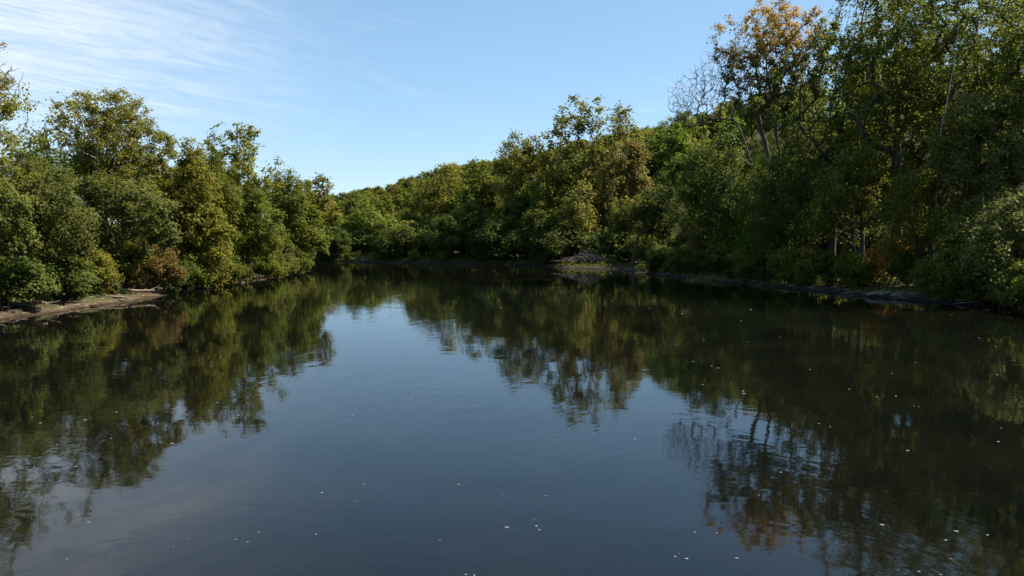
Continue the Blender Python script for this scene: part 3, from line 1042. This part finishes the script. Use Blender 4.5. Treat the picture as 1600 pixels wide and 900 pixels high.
# ------------------------------------------------------------------ driftwood, roots and stones
def log_parts(seed, L, r, bark, stubs=3, bend=0.06):
    rng = np.random.default_rng(seed)
    n = 9
    t = np.linspace(0, 1, n)
    A = np.stack([(t - .5) * L, np.cumsum(rng.normal(0, bend, n)) * L * .25, np.cumsum(rng.normal(0, bend, n)) * L * .10], 1)
    A[:, 1:] -= A[:, 1:].mean(0)
    rad = r * (1 - 0.55 * t) * rng.uniform(.9, 1.1, n)
    co, tr = tubes(A[:-1], A[1:], rad[:-1], rad[1:], 8)
    caps = []
    for e, q in ((0, -1), (n - 1, 1)):
        a = np.arange(8) * np.pi / 4
        ring = A[e] + np.stack([np.zeros(8), np.cos(a) * rad[e], np.sin(a) * rad[e]], 1)
        caps.append((np.concatenate([ring, [A[e] + np.array([q * rad[e] * .3, 0, 0])]]), np.stack([np.arange(8), (np.arange(8) + 1) % 8, np.full(8, 8)], 1)))
    co, tr = merge([(co, tr)] + caps)
    out = [('log', tri_mesh('log', co, tr, BARK[bark], smooth=True))]
    for k in range(stubs):
        i = rng.integers(2, n - 1)
        d = unit(np.array([rng.uniform(.1, .8), rng.normal(0, .7), abs(rng.normal(.2, .2))]))
        l = rng.uniform(.12, .3) * L
        q = np.array([A[i], A[i] + d * l * .5, A[i] + d * l + np.array([0, 0, .05 * l])])
        rr_ = np.array([rad[i] * .5, rad[i] * .33, rad[i] * .12])
        c2, t2 = tubes(q[:-1], q[1:], rr_[:-1], rr_[1:], 5)
        out.append(('branch_stub', tri_mesh('branch_stub', c2, t2, BARK[bark], smooth=True)))
    return out


def lay_log(px, py, L, r, ang, bark, label, seed, tilt=0.0, up=0.0, stubs=3, name='driftwood_log'):
    x, y = on_water(px, py)
    z = max(ground_z(x, y), 0.0)
    o = thing(name, log_parts(seed, L, r, bark, stubs), (x, y, z + r * 0.55 + up), 0)
    o.rotation_euler = (0, R(-tilt), R(ang))
    return tag(o, label, 'log')


lay_log(30, 490, 3.6, .20, 12, 'drift', 'thick pale log lying on the mud at the left edge', 1, 2, stubs=0)
lay_log(-20, 496, 2.6, .12, 30, 'drift', 'thin pale log cut by the left edge beside the thick log', 2, 3, stubs=0)
lay_log(128, 473, 4.6, .22, 24, 'rot', 'dark log leaning up at the left end of the driftwood', 3, 9, .1)
lay_log(150, 470, 3.6, .15, 8, 'grey', 'grey branch across the dark log in the driftwood', 4, 6, .35)
lay_log(172, 472, 3.0, .15, -6, 'drift', 'pale log at the waterline in the middle of the driftwood', 5, 0, .02)
lay_log(205, 466, 3.8, .14, 20, 'drift', 'long pale log at the right end of the driftwood', 6, -5, .22)
lay_log(190, 465, 2.0, .26, 70, 'drift', 'upturned reddish stump among the left driftwood', 7, 38, .25)
lay_log(230, 462, 2.6, .10, 18, 'drift', 'thin stick on the mud below the rust coloured shrub', 8, 2)
lay_log(140, 479, 1.6, .08, -12, 'rot', 'short dark stick in the water by the driftwood', 9, 0, -.02)
lay_log(95, 482, 3.0, .13, -18, 'rot', 'dark log half in the water left of the driftwood', 18, 3, 0)
lay_log(160, 469, 3.2, .12, 48, 'rot', 'brown branch slanting up behind the driftwood', 19, 24, .5)
lay_log(252, 459, 3.0, .11, 30, 'rot', 'dark log at the corner of the mud below the rust coloured shrub', 20, 4, .05)
lay_log(338, 441, 2.4, .08, 25, 'rot', 'small dark log on the lit mud of the middle left bank', 11, 4)
lay_log(405, 434, 2.6, .08, 15, 'drift', 'small pale log on the mud near the left tip', 12, 3)
lay_log(476, 424, 2.4, .09, 35, 'drift', 'white branch poking up at the tip of the left bank', 13, 28, .5)
lay_log(1385, 464, 3.4, .16, 8, 'grey', 'grey log stranded at the shaded right bank', 14, 3, .05)
lay_log(1420, 466, 2.6, .12, -10, 'grey', 'smaller grey log beside the stranded right bank log', 15, 2, .0)
lay_log(1318, 447, 2.4, .18, 4, 'grey', 'short thick grey log below the orange bush', 16, 0, .05)
lay_log(1090, 434, 2.8, .09, 6, 'rot', 'thin dark log on the mud strip of the right bank', 17, 2)


def stone_mesh(seed):
    rng = np.random.default_rng(seed)
    g = (1 + 5 ** .5) / 2
    import bmesh
    bm = bmesh.new()
    bmesh.ops.create_icosphere(bm, subdivisions=2, radius=1)
    for v in bm.verts:
        p_ = v.co
        k = 1 + .16 * math.sin(p_.x * 3 + seed) * math.cos(p_.y * 2.6 + seed * 2) + .12 * math.sin(p_.z * 4 + p_.x * 2 + seed)
        v.co = p_ * k
        v.co.z *= .5
    me = bpy.data.meshes.new('stone')
    bm.to_mesh(me)
    bm.free()
    return me


Ms = Mat('river_stone')
gs = Ms.new('ShaderNodeTexCoord')
ns = Ms.noise(gs.outputs['Object'], 3, 6, .65)
stone_mat = Ms.finish(Ms.principled(Ms.ramp(ns, [(.3, (.06, .05, .04)), (.7, (.17, .145, .115))]), .85, .3, Ms.bump(ns, .5, .05)).outputs[0])
STONES = []
for i in range(4):
    me = stone_mesh(i + 1)
    me.materials.append(stone_mat)
    STONES.append(me)
for (px, py, s, side) in [(62, 489, .16, 0), (98, 484, .2, 0), (182, 470.5, .2, 0), (236, 462, .18, 0), (262, 455, .2, 0),
                          (288, 449, .25, 0), (322, 443, .22, 0), (352, 440, .2, 0), (440, 430, .25, 0), (1305, 455, .4, 1), (1350, 460, .3, 1), (1368, 462, .45, 1), (1402, 466, .5, 1), (1240, 450, .3, 1),
                          (1180, 444, .35, 1), (1128, 440, .3, 1), (1045, 431, .4, 1), (840, 414, .5, 1), (800, 412.5, .5, 1)]:
    x, y = on_water(px, py)
    o = link('river_stone', STONES[rr.randrange(4)], None, (x, y, max(ground_z(x, y), -.05) - s * .12), rr.uniform(0, 6.28), (s * rr.uniform(.9, 1.4), s, s * rr.uniform(.7, 1.1)))
    in_row(o, px, ['weathered stone half sunk in the muddy left bank', 'grey stone at the shaded waterline of the right bank'][side])
    tag(o, ['weathered stone half sunk in the muddy left bank', 'grey stone at the shaded waterline of the right bank'][side], 'stone', ['stones on the left mud', 'stones along the right bank'][side])

# brush pile: a heap of flood-washed sticks below the leaning tree
rng = np.random.default_rng(42)
bx, by = on_water(920, 418)
bz = ground_z(bx, by + 1.2)
n = 420
c0 = np.stack([rng.normal(0, 2.3, n), rng.normal(.6, .8, n), np.zeros(n)], 1)
c0[:, 2] = np.abs(rng.normal(0, .5, n)) * np.exp(-((c0[:, 0] + .6) / 2.4) ** 2) * 1.6 + .05
dirs = unit(rng.normal(size=(n, 3)) * np.array([1, .6, .35]))
ln = rng.uniform(.5, 1.7, n)[:, None]
rad = rng.uniform(.012, .035, n)
co, tr = tubes(c0 - dirs * ln / 2, c0 + dirs * ln / 2, rad, rad * .5, 4)
co[:, 2] = np.maximum(co[:, 2], -.1)
tw = tri_mesh('twigs', co, tr, BARK['drift'])
parts = [('twigs', tw)]
for k, (x0, z0, x1, z1, r) in enumerate([(-.6, 1.0, 3.2, .45, .09), (-.6, 1.0, -1.0, .1, .12), (-.6, .95, -.2, 1.9, .06), (-1.6, .2, 1.2, .3, .08), (2.2, .15, 2.9, .6, .11), (-2.8, .1, -.8, .25, .07), (-.7, 1.0, -1.8, 1.3, .05)]):
    tt = np.linspace(0, 1, 7)
    q = np.stack([x0 + (x1 - x0) * tt, .2 - .5 * np.sin(tt * 3 + k) * .3, z0 + (z1 - z0) * tt + .12 * np.sin(tt * 5 + k)], 1)
    rq = r * (1 - .6 * tt)
    c2, t2 = tubes(q[:-1], q[1:], rq[:-1], rq[1:], 6)
    parts.append(('branch', tri_mesh('branch', c2, t2, BARK['drift'], smooth=True)))
bp = thing('brush_pile', parts, (bx, by, max(bz, 0.02)))
tag(bp, 'heap of pale flood-washed sticks at the water below the leaning tree', 'brush pile')


# bare pale stem on the right and roots
def stem(name, label, pts, D, r, bark):
    P = np.array([at_depth(px, py, D) for px, py in pts])
    k = np.linspace(0, 1, len(P))
    kk = np.linspace(0, 1, 22)
    Q = np.stack([np.interp(kk, k, P[:, i]) for i in range(3)], 1)
    for _ in range(3):
        Q[1:-1] = (Q[:-2] + 2 * Q[1:-1] + Q[2:]) / 4
    base = np.array([Q[0, 0], D, ground_z(Q[0, 0], D)])
    Q = np.concatenate([[[base[0], base[1], base[2] - .2]], Q]) if Q[0, 2] > base[2] + .3 else Q
    rad = r * np.linspace(1, .4, len(Q))
    co, tr = tubes(Q[:-1] - base, Q[1:] - base, rad[:-1], rad[1:], 6)
    o = thing(name, [('trunk', tri_mesh(name, co, tr, BARK[bark], smooth=True))], tuple(base))
    return tag(o, label, 'tree')


stem('bare_sapling', 'slender pale bare stem curving up among the right trees', [(1462, 330), (1468, 205), (1480, 160), (1489, 110), (1495, 65), (1499, 30)], 72.5, .055, 'pale')
stem('bare_sapling', 'thin grey bare stem left of the orange bush', [(1338, 420), (1336, 380), (1335, 345), (1332, 310)], 80, .045, 'grey')

# ------------------------------------------------------------------ grass and low plants on the banks
rng = np.random.default_rng(9)
def scatter(pl, n, lo, hi, y0, y1):
    seg = np.diff(pl, axis=0)
    L = np.linalg.norm(seg, axis=1)
    keep = (pl[:-1, 1] > y0) & (pl[:-1, 1] < y1) & (np.abs(pl[:-1, 0]) < 90)
    w = L * keep
    i = rng.choice(len(L), n, p=w / w.sum())
    t = rng.random(n)[:, None]
    p_ = pl[i] + seg[i] * t
    nn = np.stack([-seg[i][:, 1], seg[i][:, 0]], 1) / L[i][:, None]
    off = rng.uniform(lo, hi, n)[:, None]
    q1, q2 = p_ + nn * off, p_ - nn * off
    ins_ = inside(q1[:, 0], q1[:, 1], RIVER)
    q = np.where(ins_[:, None], q2, q1)
    return q[~inside(q[:, 0], q[:, 1], RIVER)]


q = np.concatenate([scatter(LEFT, 19000, 1.7, 10, 20, 135), scatter(RIGHT, 22000, 1.1, 11, 20, 170)])
patch = wave(q[:, 0], q[:, 1], .55, 2.2) + rng.normal(0, .5, len(q))
q = q[patch > -.35]
z = height(q[:, 0], q[:, 1])
pos = np.stack([q[:, 0], q[:, 1], z + np.abs(rng.normal(0, .28, len(q)))], 1)
co, tr = leaves(rng, pos, np.array([0, 0, .9]) + rng.normal(0, .6, (len(q), 3)), .30)
o = link('bank_plants', tri_mesh('bank_plants', co, tr, LEAF['maple'], np.repeat(np.clip(rng.normal(.45, .2, len(q)), 0, 1), 4)))
o['kind'] = 'stuff'
tag(o, 'low leafy plants covering the ground under the trees', 'ground cover')

q = np.concatenate([scatter(LEFT, 5000, 1.6, 4.2, 20, 130), scatter(RIGHT, 2600, .8, 3.4, 20, 125)])
gx0, gy0 = on_water(1115, 439)
q = np.concatenate([q, np.stack([gx0 + rng.normal(0, 1.3, 900), gy0 + .5 + rng.normal(0, .5, 900)], 1)])
patch = wave(q[:, 0], q[:, 1], .7, .7) + rng.normal(0, .4, len(q))
patch[-900:] = 1
q = q[patch > .15]
z = np.maximum(height(q[:, 0], q[:, 1]), 0)
h = rng.uniform(.2, .55, len(q))
d = np.stack([rng.normal(0, .35, len(q)), rng.normal(0, .35, len(q)), np.ones(len(q))], 1) * h[:, None]
b0 = np.stack([q[:, 0], q[:, 1], z - .03], 1)
sdv = unit(np.stack([rng.normal(size=len(q)), rng.normal(size=len(q)), np.zeros(len(q))], 1)) * .022
co = np.stack([b0 - sdv, b0 + sdv, b0 + d], 1).reshape(-1, 3)
tr = np.arange(len(co)).reshape(-1, 3)
o = link('bank_grass', tri_mesh('bank_grass', co, tr, LEAF['grass'], np.repeat(rng.random(len(q)), 3)))
o['kind'] = 'stuff'
tag(o, 'tufts of grass along the muddy river edge', 'grass')

q = np.concatenate([scatter(LEFT, 1900, .2, 3.6, 40, 125), scatter(RIGHT, 500, .2, 2.6, 40, 125)])
z = np.maximum(height(q[:, 0], q[:, 1]), 0)
c0 = np.stack([q[:, 0], q[:, 1], z + .03], 1)
dv = unit(rng.normal(size=(len(q), 3)) * np.array([1, 1, .18])) * rng.gamma(2, .16, len(q))[:, None]
rd = rng.uniform(.008, .03, len(q))
co, tr = tubes(c0 - dv, c0 + dv, rd, rd * .6, 4)
o = link('flood_litter', tri_mesh('flood_litter', co, tr, BARK['drift']))
o['kind'] = 'stuff'
tag(o, 'small sticks washed up along both muddy banks', 'litter')

# ------------------------------------------------------------------ foam flecks drifting on the river
Mf = Mat('foam')
foam_mat = Mf.finish(Mf.principled((.30, .30, .28), .8, .15).outputs[0])
FOAM = []
for i in range(5):
    rg = np.random.default_rng(60 + i)
    k = 11
    a = np.arange(k) * 2 * np.pi / k
    r = 1 + .28 * np.sin(a * 2 + i) + .15 * rg.normal(size=k)
    outer = np.stack([np.cos(a) * r, np.sin(a) * r * .62, np.zeros(k)], 1)
    inner = np.stack([np.cos(a) * r * .6, np.sin(a) * r * .4, np.full(k, .16) + rg.uniform(-.05, .05, k)], 1)
    co = np.concatenate([outer, inner, [[0, 0, .2]]])
    i0 = np.arange(k)
    i1 = (i0 + 1) % k
    tr = np.concatenate([np.stack([i0, i1, i1 + k], 1), np.stack([i0, i1 + k, i0 + k], 1), np.stack([i0 + k, i1 + k, np.full(k, 2 * k)], 1)])
    FOAM.append(tri_mesh('foam', co, tr, foam_mat, smooth=True))
spots = [(717, 757, 5), (784, 773, 3), (792, 824, 9), (838, 822, 7), (843, 828, 5), (853, 775, 4), (835, 812, 3), (728, 898, 6), (741, 899, 6), (992, 686, 5), (1086, 832, 5), (1055, 870, 6), (1073, 873, 8), (1061, 865, 3),
         (1161, 611, 6), (1162, 615, 7), (1112, 572, 4), (1122, 575, 5), (1083, 565, 4), (1098, 601, 4), (1400, 619, 5), (1370, 620, 4), (1138, 648, 4), (1158, 630, 4), (1280, 662, 4), (1297, 667, 4), (1560, 690, 7), (1418, 704, 6),
         (1220, 738, 5), (1378, 820, 8), (1494, 830, 8), (1478, 844, 6), (1543, 836, 6), (1307, 848, 4), (1151, 872, 6), (1120, 833, 5), (1186, 774, 4), (1404, 891, 4), (1436, 893, 5), (1485, 873, 4), (1470, 898, 5),
         (63, 661, 5), (50, 652, 4), (133, 656, 6), (182, 644, 4), (174, 685, 4), (89, 695, 4), (269, 693, 6), (122, 805, 4), (138, 816, 6), (105, 874, 5), (368, 843, 5), (387, 847, 4), (293, 842, 3), (404, 832, 4), (271, 854, 3),
         (340, 629, 5), (373, 649, 5), (365, 653, 4), (503, 770, 5), (555, 783, 4), (569, 757, 4), (494, 835, 4), (687, 844, 4), (500, 657, 4), (530, 645, 3), (550, 649, 4), (560, 602, 3), (642, 622, 4), (700, 702, 3), (484, 758, 3)]
fr = random.Random(21)
for _ in range(34):
    spots.append((fr.uniform(760, 1590), 470 + 230 * fr.random() ** 1.3, fr.uniform(2.2, 4)))
for _ in range(22):
    spots.append((fr.uniform(20, 760), 500 + 180 * fr.random(), fr.uniform(2, 3.4)))
for (px, py, s) in spots:
    x, y = on_water(px, py)
    if not inside(np.array([x]), np.array([y]), RIVER)[0]:
        continue
    r = 0.66 * s / F * math.hypot(y, 6) / 2
    o = link('foam_fleck', FOAM[fr.randrange(5)], None, (x, y, 0.004), fr.uniform(-.5, .5), r)
    tag(o, 'small white foam fleck floating on the dark river', 'foam', 'foam flecks drifting on the river')
number_rows()
